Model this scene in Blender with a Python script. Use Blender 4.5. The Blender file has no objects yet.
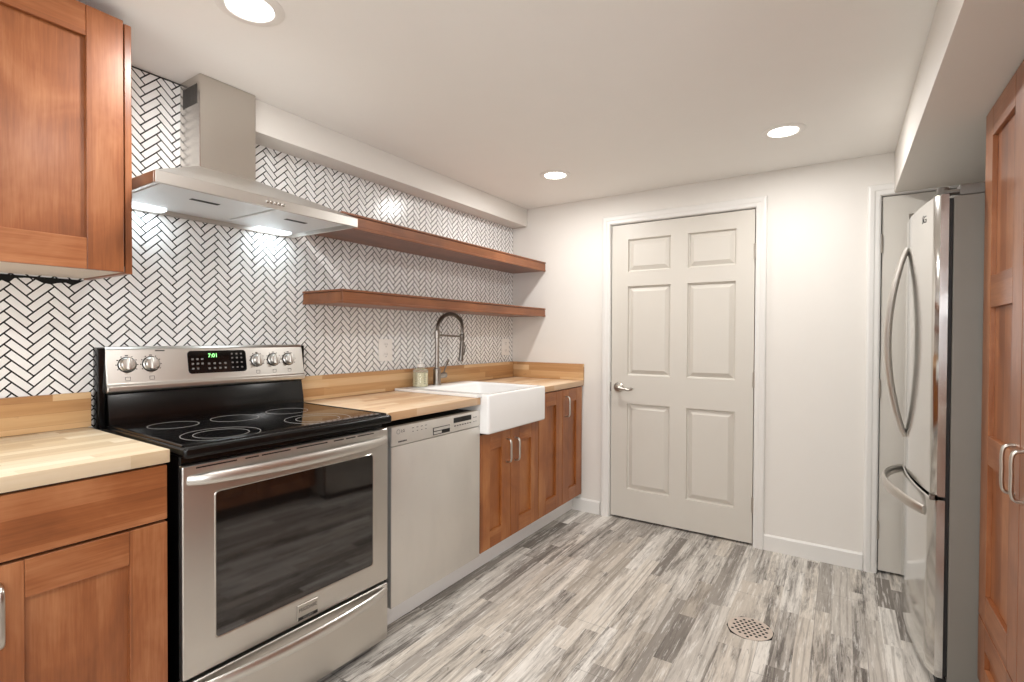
import bpy, bmesh, math, random
from mathutils import Vector, Matrix
random.seed(7)
scene = bpy.context.scene
COL = scene.collection
PI = math.pi

# ---------------------------------------------------------------- camera, world, light, exposure
cam_d = bpy.data.cameras.new('camera')
cam = bpy.data.objects.new('camera', cam_d)
COL.objects.link(cam)
R = Vector((0.83728, 0.54675, 0.00466)); U = Vector((-0.01056, 0.00764, 0.99992)); F = Vector((-0.54667, 0.83726, -0.01217))
m = Matrix.Identity(4)
for i in range(3):
    m[i][0] = R[i]; m[i][1] = U[i]; m[i][2] = -F[i]
m.translation = (2.08656, -3.19823, 1.21039)
cam.matrix_world = m
cam_d.sensor_width = 36.0
cam_d.lens = 505.374 / 1024 * 36.0
cam_d.shift_y = 1.152 / 1024
cam_d.clip_start = 0.02
scene.camera = cam

world = bpy.data.worlds.new('world'); scene.world = world
world.use_nodes = True
world.node_tree.nodes['Background'].inputs[0].default_value = (0.02, 0.02, 0.02, 1)
world.node_tree.nodes['Background'].inputs[1].default_value = 1.0

scene.view_settings.view_transform = 'Standard'
scene.view_settings.look = 'None'
scene.view_settings.gamma = 1.0
scene.view_settings.use_curve_mapping = False
scene.view_settings.exposure = 0.08

DOWNLIGHT_W = 8.2        # every recessed lamp in the ceiling
BACK_FILL_W = 10.0           # added fill light at the unseen window behind the camera
SIDE_FILL_W = 17.0      # added fill light at the unseen window in the right wall
HOOD_W = .4

# ---------------------------------------------------------------- node helpers
class NT:
    def __init__(s, name):
        s.mat = bpy.data.materials.new(name); s.mat.use_nodes = True
        s.t = s.mat.node_tree; s.b = s.t.nodes['Principled BSDF']
    def n(s, typ, **kw):
        nd = s.t.nodes.new(typ)
        for k, v in kw.items(): setattr(nd, k, v)
        return nd
    def put(s, sock, v):
        if isinstance(v, bpy.types.NodeSocket): s.t.links.new(v, sock)
        elif v is not None: sock.default_value = v
    def math(s, op, a, b=None, c=None, clamp=False):
        nd = s.n('ShaderNodeMath', operation=op, use_clamp=clamp)
        s.put(nd.inputs[0], a)
        if b is not None: s.put(nd.inputs[1], b)
        if c is not None: s.put(nd.inputs[2], c)
        return nd.outputs[0]
    def obj(s): return s.n('ShaderNodeTexCoord').outputs['Object']
    def sep(s, v):
        nd = s.n('ShaderNodeSeparateXYZ'); s.put(nd.inputs[0], v); return nd.outputs
    def comb(s, x=0., y=0., z=0.):
        nd = s.n('ShaderNodeCombineXYZ')
        for i, v in enumerate((x, y, z)): s.put(nd.inputs[i], v)
        return nd.outputs[0]
    def noise(s, vec, scale=5., detail=4., rough=.55, dist=0.):
        nd = s.n('ShaderNodeTexNoise'); s.put(nd.inputs['Vector'], vec)
        nd.inputs['Scale'].default_value = scale; nd.inputs['Detail'].default_value = detail
        nd.inputs['Roughness'].default_value = rough; nd.inputs['Distortion'].default_value = dist
        return nd.outputs['Fac']
    def white(s, vec):
        nd = s.n('ShaderNodeTexWhiteNoise', noise_dimensions='3D'); s.put(nd.inputs['Vector'], vec)
        return nd.outputs['Value']
    def scale(s, vec, sc):
        nd = s.n('ShaderNodeVectorMath', operation='MULTIPLY'); s.put(nd.inputs[0], vec); s.put(nd.inputs[1], sc)
        return nd.outputs[0]
    def add(s, a, b):
        nd = s.n('ShaderNodeVectorMath', operation='ADD'); s.put(nd.inputs[0], a); s.put(nd.inputs[1], b)
        return nd.outputs[0]
    def ramp(s, f, stops, interp='LINEAR'):
        nd = s.n('ShaderNodeValToRGB'); s.put(nd.inputs[0], f)
        cr = nd.color_ramp; cr.interpolation = interp
        while len(cr.elements) < len(stops): cr.elements.new(0.5)
        for e, (p, c) in zip(cr.elements, stops):
            e.position = p
            e.color = (c, c, c, 1) if isinstance(c, (int, float)) else (c[0], c[1], c[2], 1)
        return nd.outputs[0]
    def mix(s, f, a, b, mode='MIX'):
        nd = s.n('ShaderNodeMix', data_type='RGBA', blend_type=mode)
        s.put(nd.inputs[0], f)
        for k, v in ((6, a), (7, b)):
            if isinstance(v, tuple): v = (v[0], v[1], v[2], 1)
            s.put(nd.inputs[k], v)
        return nd.outputs[2]
    def mapr(s, v, a, b, c, d):
        nd = s.n('ShaderNodeMapRange')
        for i, q in enumerate((v, a, b, c, d)): s.put(nd.inputs[i], q)
        return nd.outputs[0]
    def bump(s, h, strength=.2, dist=.002):
        nd = s.n('ShaderNodeBump'); nd.inputs['Strength'].default_value = strength
        nd.inputs['Distance'].default_value = dist; s.put(nd.inputs['Height'], h)
        s.t.links.new(nd.outputs[0], s.b.inputs['Normal'])
    def set(s, color=None, rough=None, metal=None, spec=None, **kw):
        if color is not None: s.put(s.b.inputs['Base Color'], (*color, 1) if isinstance(color, tuple) and len(color) == 3 else color)
        if rough is not None: s.put(s.b.inputs['Roughness'], rough)
        if metal is not None: s.put(s.b.inputs['Metallic'], metal)
        if spec is not None: s.put(s.b.inputs['Specular IOR Level'], spec)
        for k, v in kw.items(): s.put(s.b.inputs[k], v)
        return s.mat

def srgb(r, g, b):
    f = lambda c: (c / 255 / 12.92) if c / 255 <= .04045 else ((c / 255 + .055) / 1.055) ** 2.4
    return (f(r), f(g), f(b))

def plain(name, col, rough=.5, metal=0., var=.04, scale=8., spec=.5, bump=0., bscale=200., **kw):
    k = NT(name)
    f = k.noise(k.obj(), scale, 3)
    lo = tuple(c * (1 - var) for c in col); hi = tuple(min(1, c * (1 + var)) for c in col)
    c = k.mix(f, lo, hi)
    k.set(c, rough, metal, spec, **kw)
    if bump: k.bump(k.noise(k.obj(), bscale, 2), bump, .001)
    return k.mat

def emit(name, col, strength):
    k = NT(name)
    k.set((0.8, 0.8, 0.8), .4)
    k.b.inputs['Emission Color'].default_value = (*col, 1)
    k.b.inputs['Emission Strength'].default_value = strength
    return k.mat

def brushed(name, col, rough=.28, axis=1, streak=.012, metal=1.0, aniso=0.0, dents=0.):
    """brushed metal: fine streaks along axis"""
    k = NT(name)
    sc = [260., 260., 260.]; sc[axis] = 2.0
    o = k.obj()
    st = k.noise(k.scale(o, tuple(sc)), 1.0, 3, .6)
    c = k.mix(st, tuple(x * (1 - streak) for x in col), tuple(min(1, x * (1 + streak)) for x in col))
    big = k.noise(o, 3.0, 2)
    if dents:      # scuffed: cloudy patches and a few darker rubs
        c = k.mix(k.math('MULTIPLY', k.ramp(k.noise(k.scale(o, (1., 2.2, 1.)), 3.2, 3, .5, .4), [(.42, 0.), (.72, 1.)]), .16), c, tuple(x * .62 for x in col))
        c = k.mix(k.math('MULTIPLY', k.ramp(k.noise(o, 24., 5, .75, .5), [(.66, 0.), (.72, 1.)]), .28), c, tuple(x * .5 for x in col))
    r = k.math('ADD', k.math('MULTIPLY', st, .03), k.math('ADD', k.math('MULTIPLY', big, .04), rough - .035))
    k.set(c, r, metal)
    if dents:
        k.bump(k.noise(o, 4., 2), dents, .004)
    return k.mat

def wood(name, dark, mid, light, along=2, across=1, rough=.36, band=.07, grain=1.0, coat=.14):
    """stained cabinet wood, grain running along the given axis"""
    k = NT(name)
    o = k.obj()
    rnd = k.n('ShaderNodeObjectInfo').outputs['Random']
    off = k.comb(k.math('MULTIPLY', rnd, 17.), k.math('MULTIPLY', rnd, 31.), k.math('MULTIPLY', rnd, 53.))
    p = k.add(o, off)
    s1 = [26.] * 3; s1[along] = 1.6
    g1 = k.noise(k.scale(p, tuple(s1)), 1., 6, .6, .6)
    s2 = [170.] * 3; s2[along] = 9.
    g2 = k.noise(k.scale(p, tuple(s2)), 1., 3, .6)
    s3 = [5.] * 3; s3[along] = 3.4
    g3 = k.noise(k.scale(p, tuple(s3)), 1., 4, .55, .6)
    ax = k.sep(p)[across]
    bn = k.white(k.comb(k.math('FLOOR', k.math('DIVIDE', ax, band)), 3.3, rnd))
    f = k.math('ADD', k.math('MULTIPLY', g1, .15 * grain), k.math('MULTIPLY', g2, .22 * grain))
    f = k.math('ADD', f, k.math('MULTIPLY', g3, .55))
    f = k.math('ADD', f, k.math('MULTIPLY', bn, .12))
    f = k.mapr(f, .27, .74, 0., 1.)
    c = k.ramp(f, [(0., dark), (.5, mid), (1., light)])
    k.set(c, rough, 0., .45)
    k.b.inputs['Coat Weight'].default_value = coat
    k.b.inputs['Coat Roughness'].default_value = .22
    k.bump(g2, .06, .001)
    return k.mat

def butcher(name, along=1, across=0, stave=.042, tone='top', ln0=.26):
    """butcher block: staves of pale maple and birch glued side by side"""
    k = NT(name)
    o = k.obj()
    c3 = k.sep(o)
    a = k.math('DIVIDE', k.math('ADD', c3[across], 7.013), stave)
    ia = k.math('FLOOR', a); fa = k.math('FRACT', a)
    r1 = k.white(k.comb(ia, 1.7, 0.3))
    ln = k.math('ADD', k.math('MULTIPLY', r1, .28), ln0)
    b = k.math('ADD', k.math('DIVIDE', c3[along], ln), k.math('MULTIPLY', r1, 37.))
    ib = k.math('FLOOR', b)
    r2 = k.white(k.comb(ia, ib, 4.1))
    r3 = k.white(k.comb(ia, ib, 9.7))
    off = k.comb(k.math('MULTIPLY', r3, 11.), k.math('MULTIPLY', r3, 23.), k.math('MULTIPLY', r3, 7.))
    p = k.add(o, off)
    s1 = [34.] * 3; s1[along] = 2.2
    g1 = k.noise(k.scale(p, tuple(s1)), 1., 5, .6, .8)
    s2 = [16.] * 3; s2[along] = 3.2
    g2 = k.noise(k.scale(p, tuple(s2)), 1., 4, .6, 1.5)
    f = k.math('ADD', k.math('MULTIPLY', r2, .55), k.math('MULTIPLY', g1, .45))
    P_ = {'top': ((186, 140, 100), (216, 178, 138), (229, 200, 166), (238, 220, 194)),
          'pale': ((184, 156, 120), (214, 192, 158), (228, 211, 182), (236, 224, 202)),
          'strip': ((160, 112, 70), (194, 150, 102), (211, 172, 126), (226, 198, 158))}[tone]
    c = k.ramp(f, [(q, srgb(*v)) for q, v in zip((.1, .38, .62, .9), P_)])
    knot = k.ramp(g2, [(.66, 0.), (.76, 1.)])
    c = k.mix(k.math('MULTIPLY', knot, .62), c, srgb(112, 66, 36))
    edge = k.math('LESS_THAN', fa, .025)
    c = k.mix(k.math('MULTIPLY', edge, .35), c, srgb(140, 96, 60))
    k.set(c, .42, 0., .4)
    return k.mat

def floor_mat():
    k = NT('weathered_plank_vinyl')
    o = k.obj(); X, Y, Z = k.sep(o)
    PW = .18
    u = k.math('DIVIDE', k.math('ADD', X, 5.02), PW)
    ip = k.math('FLOOR', u); fu = k.math('FRACT', u)
    rp = k.white(k.comb(ip, .37, .11))
    cut1 = k.math('ADD', .22, k.math('MULTIPLY', rp, .16))
    cut2 = k.math('ADD', .60, k.math('MULTIPLY', k.white(k.comb(ip, 5.1, .2)), .18))
    s = k.math('ADD', k.math('GREATER_THAN', fu, cut1), k.math('GREATER_THAN', fu, cut2))
    sid = k.math('ADD', k.math('MULTIPLY', ip, 3.), s)
    r1 = k.white(k.comb(sid, 2.3, .5))
    ln = k.math('ADD', .32, k.math('MULTIPLY', r1, .50))
    yy = k.math('ADD', k.math('DIVIDE', Y, ln), k.math('MULTIPLY', k.white(k.comb(sid, 8.3, .5)), 19.))
    iy = k.math('FLOOR', yy)
    ra = k.white(k.comb(sid, iy, 1.1)); rb = k.white(k.comb(sid, iy, 7.9)); rc = k.white(k.comb(sid, iy, 3.7))
    p = k.add(o, k.comb(k.math('MULTIPLY', ra, 13.), k.math('MULTIPLY', rb, 29.), 0.))
    # tone of the strip
    base = k.ramp(ra, [(0., srgb(112, 105, 98)), (.14, srgb(146, 139, 131)), (.36, srgb(188, 181, 172)), (.7, srgb(212, 206, 197)), (1., srgb(230, 225, 217))])
    c = k.mix(k.math('MULTIPLY', k.math('GREATER_THAN', rc, .72), .5), base, srgb(214, 203, 188))
    heavy = k.ramp(rb, [(.10, .15), (.5, .6), (.9, 1.)])
    # broad grey weathering in patches
    patch = k.noise(k.scale(p, (13., 1.7, 1.)), 1., 6, .70, .4)
    pm = k.ramp(patch, [(.44, 0.), (.58, 1.)])
    c = k.mix(k.math('MULTIPLY', k.math('MULTIPLY', pm, heavy), .60), c, srgb(126, 119, 112))
    # ragged dark streaks inside the patches
    st = k.noise(k.scale(p, (50., 3.0, 1.)), 1., 9, .72, .6)
    dk = k.ramp(st, [(.47, 0.), (.55, 1.)])
    amt = k.math('MULTIPLY', k.math('MULTIPLY', dk, heavy), k.math('ADD', .22, k.math('MULTIPLY', pm, .72)))
    c = k.mix(amt, c, srgb(74, 68, 63))
    # cathedral grain lines on a few strips
    wv = k.n('ShaderNodeTexWave', wave_type='BANDS', bands_direction='X', wave_profile='SIN')
    k.put(wv.inputs['Vector'], k.scale(p, (1., .10, 1.)))
    wv.inputs['Scale'].default_value = 10.; wv.inputs['Distortion'].default_value = 9.; wv.inputs['Detail'].default_value = 1.5; wv.inputs['Detail Scale'].default_value = .8
    ln_ = k.ramp(wv.outputs['Fac'], [(.72, 0.), (.95, 1.)])
    c = k.mix(k.math('MULTIPLY', ln_, k.math('MULTIPLY', k.math('LESS_THAN', rb, .22), .45)), c, srgb(134, 126, 116))
    fine = k.noise(k.scale(p, (150., 9., 1.)), 1., 5, .7)
    c = k.mix(k.math('MULTIPLY', k.ramp(fine, [(.53, 0.), (.66, 1.)]), .42), c, srgb(118, 112, 106))
    chalk = k.noise(k.scale(p, (80., 5., 1.)), 1., 6, .72)
    c = k.mix(k.math('MULTIPLY', k.ramp(chalk, [(.54, 0.), (.62, 1.)]), .55), c, srgb(236, 233, 227))
    blot = k.noise(k.scale(p, (46., 14., 1.)), 1., 6, .75, .8)
    c = k.mix(k.math('MULTIPLY', k.ramp(blot, [(.60, 0.), (.66, 1.)]), k.math('MULTIPLY', pm, .75)), c, srgb(70, 65, 61))
    # joints between the boards
    j1 = k.math('LESS_THAN', fu, .012)
    by = k.math('ADD', k.math('DIVIDE', Y, 1.22), k.math('MULTIPLY', rp, 7.))
    j2 = k.math('LESS_THAN', k.math('FRACT', by), .0022)
    j = k.math('MAXIMUM', j1, j2)
    c = k.mix(k.math('MULTIPLY', j, .45), c, srgb(70, 64, 60))
    rg = k.mapr(st, .2, .8, .36, .54)
    k.set(c, rg, 0., .4)
    k.bump(k.math('SUBTRACT', fine, k.math('MULTIPLY', j, 2.)), .10, .001)
    return k.mat

def tile_mat():
    k = NT('white_glazed_tile')
    r = k.n('ShaderNodeNewGeometry').outputs['Random Per Island']
    c = k.ramp(r, [(0., srgb(240, 239, 237)), (.5, srgb(246, 245, 243)), (1., srgb(250, 250, 249))])
    k.set(c, .21, 0., .5)
    return k.mat

M = {}
M['wall'] = plain('warm_white_wall_paint', srgb(228, 223, 216), .62, var=.012, bump=.05, bscale=120.)
M['ceil'] = plain('white_ceiling_paint', srgb(247, 245, 241), .7, var=.012, bump=.05, bscale=90.)
M['trim'] = plain('white_trim_paint', srgb(228, 225, 220), .38, var=.01)
M['door'] = plain('grey_white_door_paint', srgb(209, 203, 193), .42, var=.012)
M['kick'] = plain('white_plinth_board', srgb(246, 245, 243), .4, var=.015)
M['floor'] = floor_mat()
M['tile'] = tile_mat()
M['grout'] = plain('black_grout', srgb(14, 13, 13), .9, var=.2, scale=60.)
CD, CM, CL = srgb(96, 50, 24), srgb(142, 83, 46), srgb(180, 122, 82)
M['wood_v'] = wood('cherry_stained_maple_vertical', CD, CM, CL, 2, 1)
M['wood_h'] = wood('cherry_stained_maple_horizontal', CD, CM, CL, 1, 2)
HD, HM, HL = srgb(104, 54, 20), srgb(154, 90, 42), srgb(186, 126, 74)  # same cabinet wood, with a warmer light cast put into the colour
M['warmcast_v'] = wood('cherry_maple_warm_cast_vertical', HD, HM, HL, 2, 1)
M['warmcast_h'] = wood('cherry_maple_warm_cast_horizontal', HD, HM, HL, 1, 2)
M['gap_shade'] = plain('painted_gap_shade', srgb(60, 34, 22), .6)  # shade seen in the door gaps, put into the colour of the bodies
M['wood_pale'] = plain('white_cabinet_underside', srgb(222, 210, 198), .55, var=.05)
M['shelf'] = wood('red_brown_shelf_wood', srgb(98, 54, 28), srgb(132, 78, 43), srgb(160, 102, 62), 1, 0)
M['block'] = butcher('butcher_block_top', 1, 0)
M['block_pale'] = butcher('pale_butcher_block_top', 1, 0, tone='pale')
M['block_sy'] = butcher('butcher_block_strip_along_wall', 1, 2, .038, 'strip', .42)
M['block_sx'] = butcher('butcher_block_strip_across_wall', 0, 2, .038, 'strip', .42)
M['steel'] = brushed('brushed_stainless_steel', srgb(208, 204, 198), .34, 1)
M['steel_v'] = brushed('brushed_stainless_vertical', srgb(206, 201, 194), .25, 2, .006)
M['steel_fridge'] = brushed('polished_fridge_steel', srgb(212, 211, 208), .13, 1, .006)
M['steel_dw'] = brushed('satin_dishwasher_steel', srgb(222, 218, 211), .42, 1, .012, .62, dents=.12)
M['satin'] = plain('satin_silver_handle', srgb(214, 211, 206), .33, 1.0, var=.02)
M['chrome'] = plain('polished_chrome', srgb(214, 212, 210), .1, 1.0, var=.02)
M['nickel'] = plain('brushed_nickel', srgb(196, 190, 182), .28, 1.0, var=.04)
M['dark_nickel'] = plain('dark_brushed_nickel', srgb(128, 122, 116), .3, 1.0, var=.05)
M['brushed_grey'] = plain('grey_brushed_faucet_metal', srgb(158, 151, 143), .3, 1.0, var=.04)
M['black'] = plain('black_enamel', srgb(11, 10, 10), .2, var=.1, spec=.35)
M['black_matte'] = plain('matte_black_plastic', srgb(24, 23, 23), .6, var=.1)
M['glass_top'] = plain('black_ceramic_glass', srgb(12, 12, 13), .06, var=.1, spec=.55)
M['oven_glass'] = plain('dark_oven_glass', srgb(20, 15, 13), .05, var=.1, spec=1.0, **{'Coat Weight': .3, 'Coat Roughness': .04, 'Coat IOR': 1.6})
M['ring'] = plain('pale_burner_print', srgb(176, 172, 168), .3, var=.05)
M['print'] = plain('grey_control_print', srgb(132, 128, 124), .5, var=.05)
M['ink'] = plain('dark_print', srgb(52, 48, 46), .6, var=.05)
M['grille'] = plain('dark_grey_vent', srgb(74, 71, 68), .5, var=.05)
M['led'] = emit('green_led_digits', (.12, 1., .10), 2.2)
M['porcelain'] = plain('white_porcelain', srgb(243, 242, 240), .12, var=.006, spec=.55)
M['plastic'] = plain('white_plastic', srgb(240, 237, 232), .35, var=.01)
M['grey_side'] = plain('grey_textured_fridge_side', srgb(128, 123, 115), .55, var=.03, bump=.12, bscale=500.)
M['grey_plastic'] = plain('grey_hinge_plastic', srgb(104, 99, 92), .45, var=.05)
M['filter'] = brushed('hood_filter_panel', srgb(232, 235, 237), .42, 1, .01, .35)
M['lens'] = emit('lit_lamp_lens', (1., .975, .93), 9.)
M['hoodlens'] = emit('lit_hood_lamp', (.86, .95, 1.), 2.0)
M['drain'] = plain('worn_drain_metal', srgb(206, 192, 180), .45, .35, var=.12, scale=40.)
M['hole'] = plain('drain_hole_black', srgb(18, 15, 14), .9)
M['fill_glow'] = emit('added_fill_glow', (.85, .93, 1.), 2.5)  # glowing panes of the two added fill windows
k = NT('clear_bottle_plastic')
k.set((1., 1., .98), .05, 0., .5); k.b.inputs['Transmission Weight'].default_value = .85; k.b.inputs['IOR'].default_value = 1.4
M['bottle'] = k.mat
M['soap'] = plain('pale_yellow_soap', srgb(238, 229, 180), .25, var=.04)

# ---------------------------------------------------------------- geometry helpers
def catmull(P, n=8):
    P = [Vector(p) for p in P]; out = []
    for i in range(len(P) - 1):
        a = P[max(i - 1, 0)]; b = P[i]; c = P[i + 1]; d = P[min(i + 2, len(P) - 1)]
        for j in range(n):
            t = j / n
            out.append(.5 * ((2 * b) + (c - a) * t + (2 * a - 5 * b + 4 * c - d) * t * t + (3 * b - a - 3 * c + d) * t ** 3))
    out.append(P[-1]); return out

class MB:
    def __init__(s): s.bm = bmesh.new()
    def _merge(s, t, mi):
        for f in t.faces: f.material_index = mi
        me = bpy.data.meshes.new('tmp'); t.to_mesh(me); t.free()
        s.bm.from_mesh(me); bpy.data.meshes.remove(me); return s
    def box(s, x0, x1, y0, y1, z0, z1, bev=0., seg=2, mi=0, rot=None):
        t = bmesh.new(); bmesh.ops.create_cube(t, size=1)
        c = Vector(((x0 + x1) / 2, (y0 + y1) / 2, (z0 + z1) / 2)); d = (abs(x1 - x0), abs(y1 - y0), abs(z1 - z0))
        for v in t.verts: v.co = Vector((v.co.x * d[0], v.co.y * d[1], v.co.z * d[2]))
        if bev: bmesh.ops.bevel(t, geom=list(t.edges), offset=min(bev, min(d) * .45), segments=seg, profile=.6, affect='EDGES')
        if rot is not None:
            for v in t.verts: v.co = rot @ v.co
        for v in t.verts: v.co += c
        return s._merge(t, mi)
    def prism(s, pts, axis, a0, a1, bev=0., mi=0, seg=2):
        """polygon pts in the plane normal to axis, extruded a0..a1"""
        t = bmesh.new()
        def mk(p, a): return {0: (a, p[0], p[1]), 1: (p[0], a, p[1]), 2: (p[0], p[1], a)}[axis]
        A = [t.verts.new(mk(p, a0)) for p in pts]; B = [t.verts.new(mk(p, a1)) for p in pts]
        t.faces.new(A); t.faces.new(B[::-1])
        n = len(pts)
        for i in range(n): t.faces.new((A[i], B[i], B[(i + 1) % n], A[(i + 1) % n]))
        bmesh.ops.recalc_face_normals(t, faces=t.faces)
        if bev: bmesh.ops.bevel(t, geom=list(t.edges), offset=bev, segments=seg, profile=.6, affect='EDGES')
        return s._merge(t, mi)
    def tube(s, P, r, n=10, mi=0, flat=None):
        """round (or with flat=(ref, ru, rv) elliptic) tube along points; r number or list"""
        P = [Vector(p) for p in P]; N = len(P); t = bmesh.new(); rings = []
        up = Vector(flat[0]) if flat else Vector((0, 0, 1))
        prev = None
        for i, p in enumerate(P):
            d = (P[min(i + 1, N - 1)] - P[max(i - 1, 0)]).normalized()
            if flat:
                b = d.cross(up).normalized(); a = b.cross(d).normalized()
            else:
                if prev is None:
                    q = up if abs(d.dot(up)) < .9 else Vector((1, 0, 0))
                    a = d.cross(q).normalized()
                else:
                    a = (prev - d * prev.dot(d)).normalized()
                prev = a; b = d.cross(a).normalized()
            rr = r[i] if isinstance(r, (list, tuple)) else r
            ru, rv = (flat[1] * rr, flat[2] * rr) if flat else (rr, rr)
            rings.append([t.verts.new(p + a * (math.cos(2 * PI * j / n) * ru) + b * (math.sin(2 * PI * j / n) * rv)) for j in range(n)])
        for i in range(N - 1):
            for j in range(n): t.faces.new((rings[i][j], rings[i][(j + 1) % n], rings[i + 1][(j + 1) % n], rings[i + 1][j]))
        t.faces.new(rings[0][::-1]); t.faces.new(rings[-1])
        bmesh.ops.recalc_face_normals(t, faces=t.faces)
        return s._merge(t, mi)
    def lathe(s, prof, c=(0, 0, 0), axis=2, n=28, mi=0, sign=1):
        """profile [(radius, height)...] turned about an axis"""
        t = bmesh.new(); rings = []
        for r, h in prof:
            ring = []
            for j in range(n):
                a = 2 * PI * j / n; u, v = r * math.cos(a), r * math.sin(a); h2 = h * sign
                q = {2: (u, v, h2), 0: (h2, u, v), 1: (u, h2, v)}[axis]
                ring.append(t.verts.new(Vector(q) + Vector(c)))
            rings.append(ring)
        for i in range(len(rings) - 1):
            for j in range(n): t.faces.new((rings[i][j], rings[i][(j + 1) % n], rings[i + 1][(j + 1) % n], rings[i + 1][j]))
        if prof[0] != prof[-1]:
            if prof[0][0] > 1e-6: t.faces.new(rings[0][::-1])
            if prof[-1][0] > 1e-6: t.faces.new(rings[-1])
        bmesh.ops.remove_doubles(t, verts=t.verts, dist=1e-6)
        bmesh.ops.recalc_face_normals(t, faces=t.faces)
        return s._merge(t, mi)
    def annulus(s, c, r0, r1, z0, z1, n=48, mi=0):
        return s.lathe([(r0, z0), (r1, z0), (r1, z1), (r0, z1), (r0, z0)], c, 2, n, mi)
    def faces(s, V, Fs, mi=0):
        t = bmesh.new(); vs = [t.verts.new(v) for v in V]
        for f in Fs: t.faces.new([vs[i] for i in f])
        return s._merge(t, mi)
    def build(s, name, mats, parent=None, o=None, sharp=35, kind=None):
        if not isinstance(mats, (list, tuple)): mats = [mats]
        if o is None: o = parent.get('_o', (0, 0, 0)) if parent is not None else (0, 0, 0)
        o = Vector(o)
        for v in s.bm.verts: v.co -= o
        me = bpy.data.meshes.new(name); s.bm.to_mesh(me); s.bm.free()
        for x in mats: me.materials.append(M[x])
        for p in me.polygons: p.use_smooth = True
        me.set_sharp_from_angle(angle=math.radians(sharp))
        ob = bpy.data.objects.new(name, me); COL.objects.link(ob)
        if parent is not None:
            ob.parent = parent; ob['_o'] = tuple(o)
        if kind: ob['kind'] = kind
        return ob

def thing(name, label, cat, loc=(0, 0, 0), rz=0., group=None, local=False):
    e = bpy.data.objects.new(name, None); COL.objects.link(e)
    e.location = loc; e.rotation_euler = (0, 0, rz); e.empty_display_size = .1
    e['label'] = label; e['category'] = cat
    e['_o'] = (0., 0., 0.) if local else tuple(float(q) for q in loc)
    if group: e['group'] = group
    return e

def tag(o, label, cat, group=None):
    o['label'] = label; o['category'] = cat
    if group: o['group'] = group
    return o

def recenter(ob, loc):
    """put the origin of a single mesh thing at its base"""
    loc = Vector(loc)
    for v in ob.data.vertices: v.co -= loc
    ob.location = loc; return ob

def copy_tree(o, parent=None):
    c = o.copy(); COL.objects.link(c)
    if parent is not None: c.parent = parent
    for ch in list(o.children): copy_tree(ch, c)
    return c

def text_mesh(name, body, size, mat, parent, matrix, depth=.0006):
    cu = bpy.data.curves.new('txt', 'FONT'); cu.body = body; cu.size = size; cu.extrude = depth
    cu.align_x = 'CENTER'; cu.align_y = 'CENTER'; cu.resolution_u = 4
    to = bpy.data.objects.new('txt', cu); COL.objects.link(to)
    dg = bpy.context.evaluated_depsgraph_get()
    me = bpy.data.meshes.new_from_object(to.evaluated_get(dg))
    bpy.data.objects.remove(to); bpy.data.curves.remove(cu)
    me.name = name
    me.transform(Matrix.Translation(-Vector(parent.get('_o', (0, 0, 0)))) @ matrix); me.materials.clear(); me.materials.append(M[mat])
    ob = bpy.data.objects.new(name, me); COL.objects.link(ob)
    ob.parent = parent; ob['_o'] = parent.get('_o', (0, 0, 0))
    return ob

def face_px(p, h=1.0):
    """letters read on a face looking along +X: text right = +Y, up = +Z"""
    return Matrix(((0, 0, 1, p[0]), (1, 0, 0, p[1]), (0, h, 0, p[2]), (0, 0, 0, 1)))
def face_nx(p):
    """letters on a face looking along -X: text right = -Y, up = +Z"""
    return Matrix(((0, 0, -1, p[0]), (-1, 0, 0, p[1]), (0, 1, 0, p[2]), (0, 0, 0, 1)))

def shaker(x, sgn, y0, y1, z0, z1, stile=.085, rail=.085, th=.019, rec=.0125):
    """framed door with its outer face at x, looking along sgn*X"""
    mb = MB()
    def bx(xa, xb, ya, yb, za, zb, mi, bev=.0012): mb.box(min(xa, xb), max(xa, xb), ya, yb, za, zb, bev, 1, mi)
    b = x - sgn * th
    bx(x, b, y0, y0 + stile, z0, z1, 0); bx(x, b, y1 - stile, y1, z0, z1, 0)
    g = .0006
    bx(x, b, y0 + stile + g, y1 - stile - g, z0, z0 + rail, 1); bx(x, b, y0 + stile + g, y1 - stile - g, z1 - rail, z1, 1)
    bx(x - sgn * rec, b, y0 + stile - .004, y1 - stile + .004, z0 + rail - .004, z1 - rail + .004, 0, 0)
    return mb
WOOD = ['wood_v', 'wood_h']

def bar_handle(x, sgn, y, z0, z1, r=.0055, out=.032, parent=None):
    """arched bar pull, upright"""
    P = catmull([(x, y, z0), (x + sgn * out * .75, y, z0 + .004), (x + sgn * out, y, z0 + .022), (x + sgn * out, y, (z0 + z1) / 2),
                 (x + sgn * out, y, z1 - .022), (x + sgn * out * .75, y, z1 - .004), (x, y, z1)], 5)
    return MB().tube(P, r, 10, flat=((0, 1, 0), 1.25, .8)).build('handle', 'nickel', parent)

# ================================================================ THE ROOM
CEIL = 2.148; XR = 3.10; YF = -5.2; SOF_X = .129; SOF_Z = 2.018; RS_X = 2.299; RS_Z = 1.940
D1 = (.785, 1.669, 1.955); D2 = (2.246, 3.02, 1.935)

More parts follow.
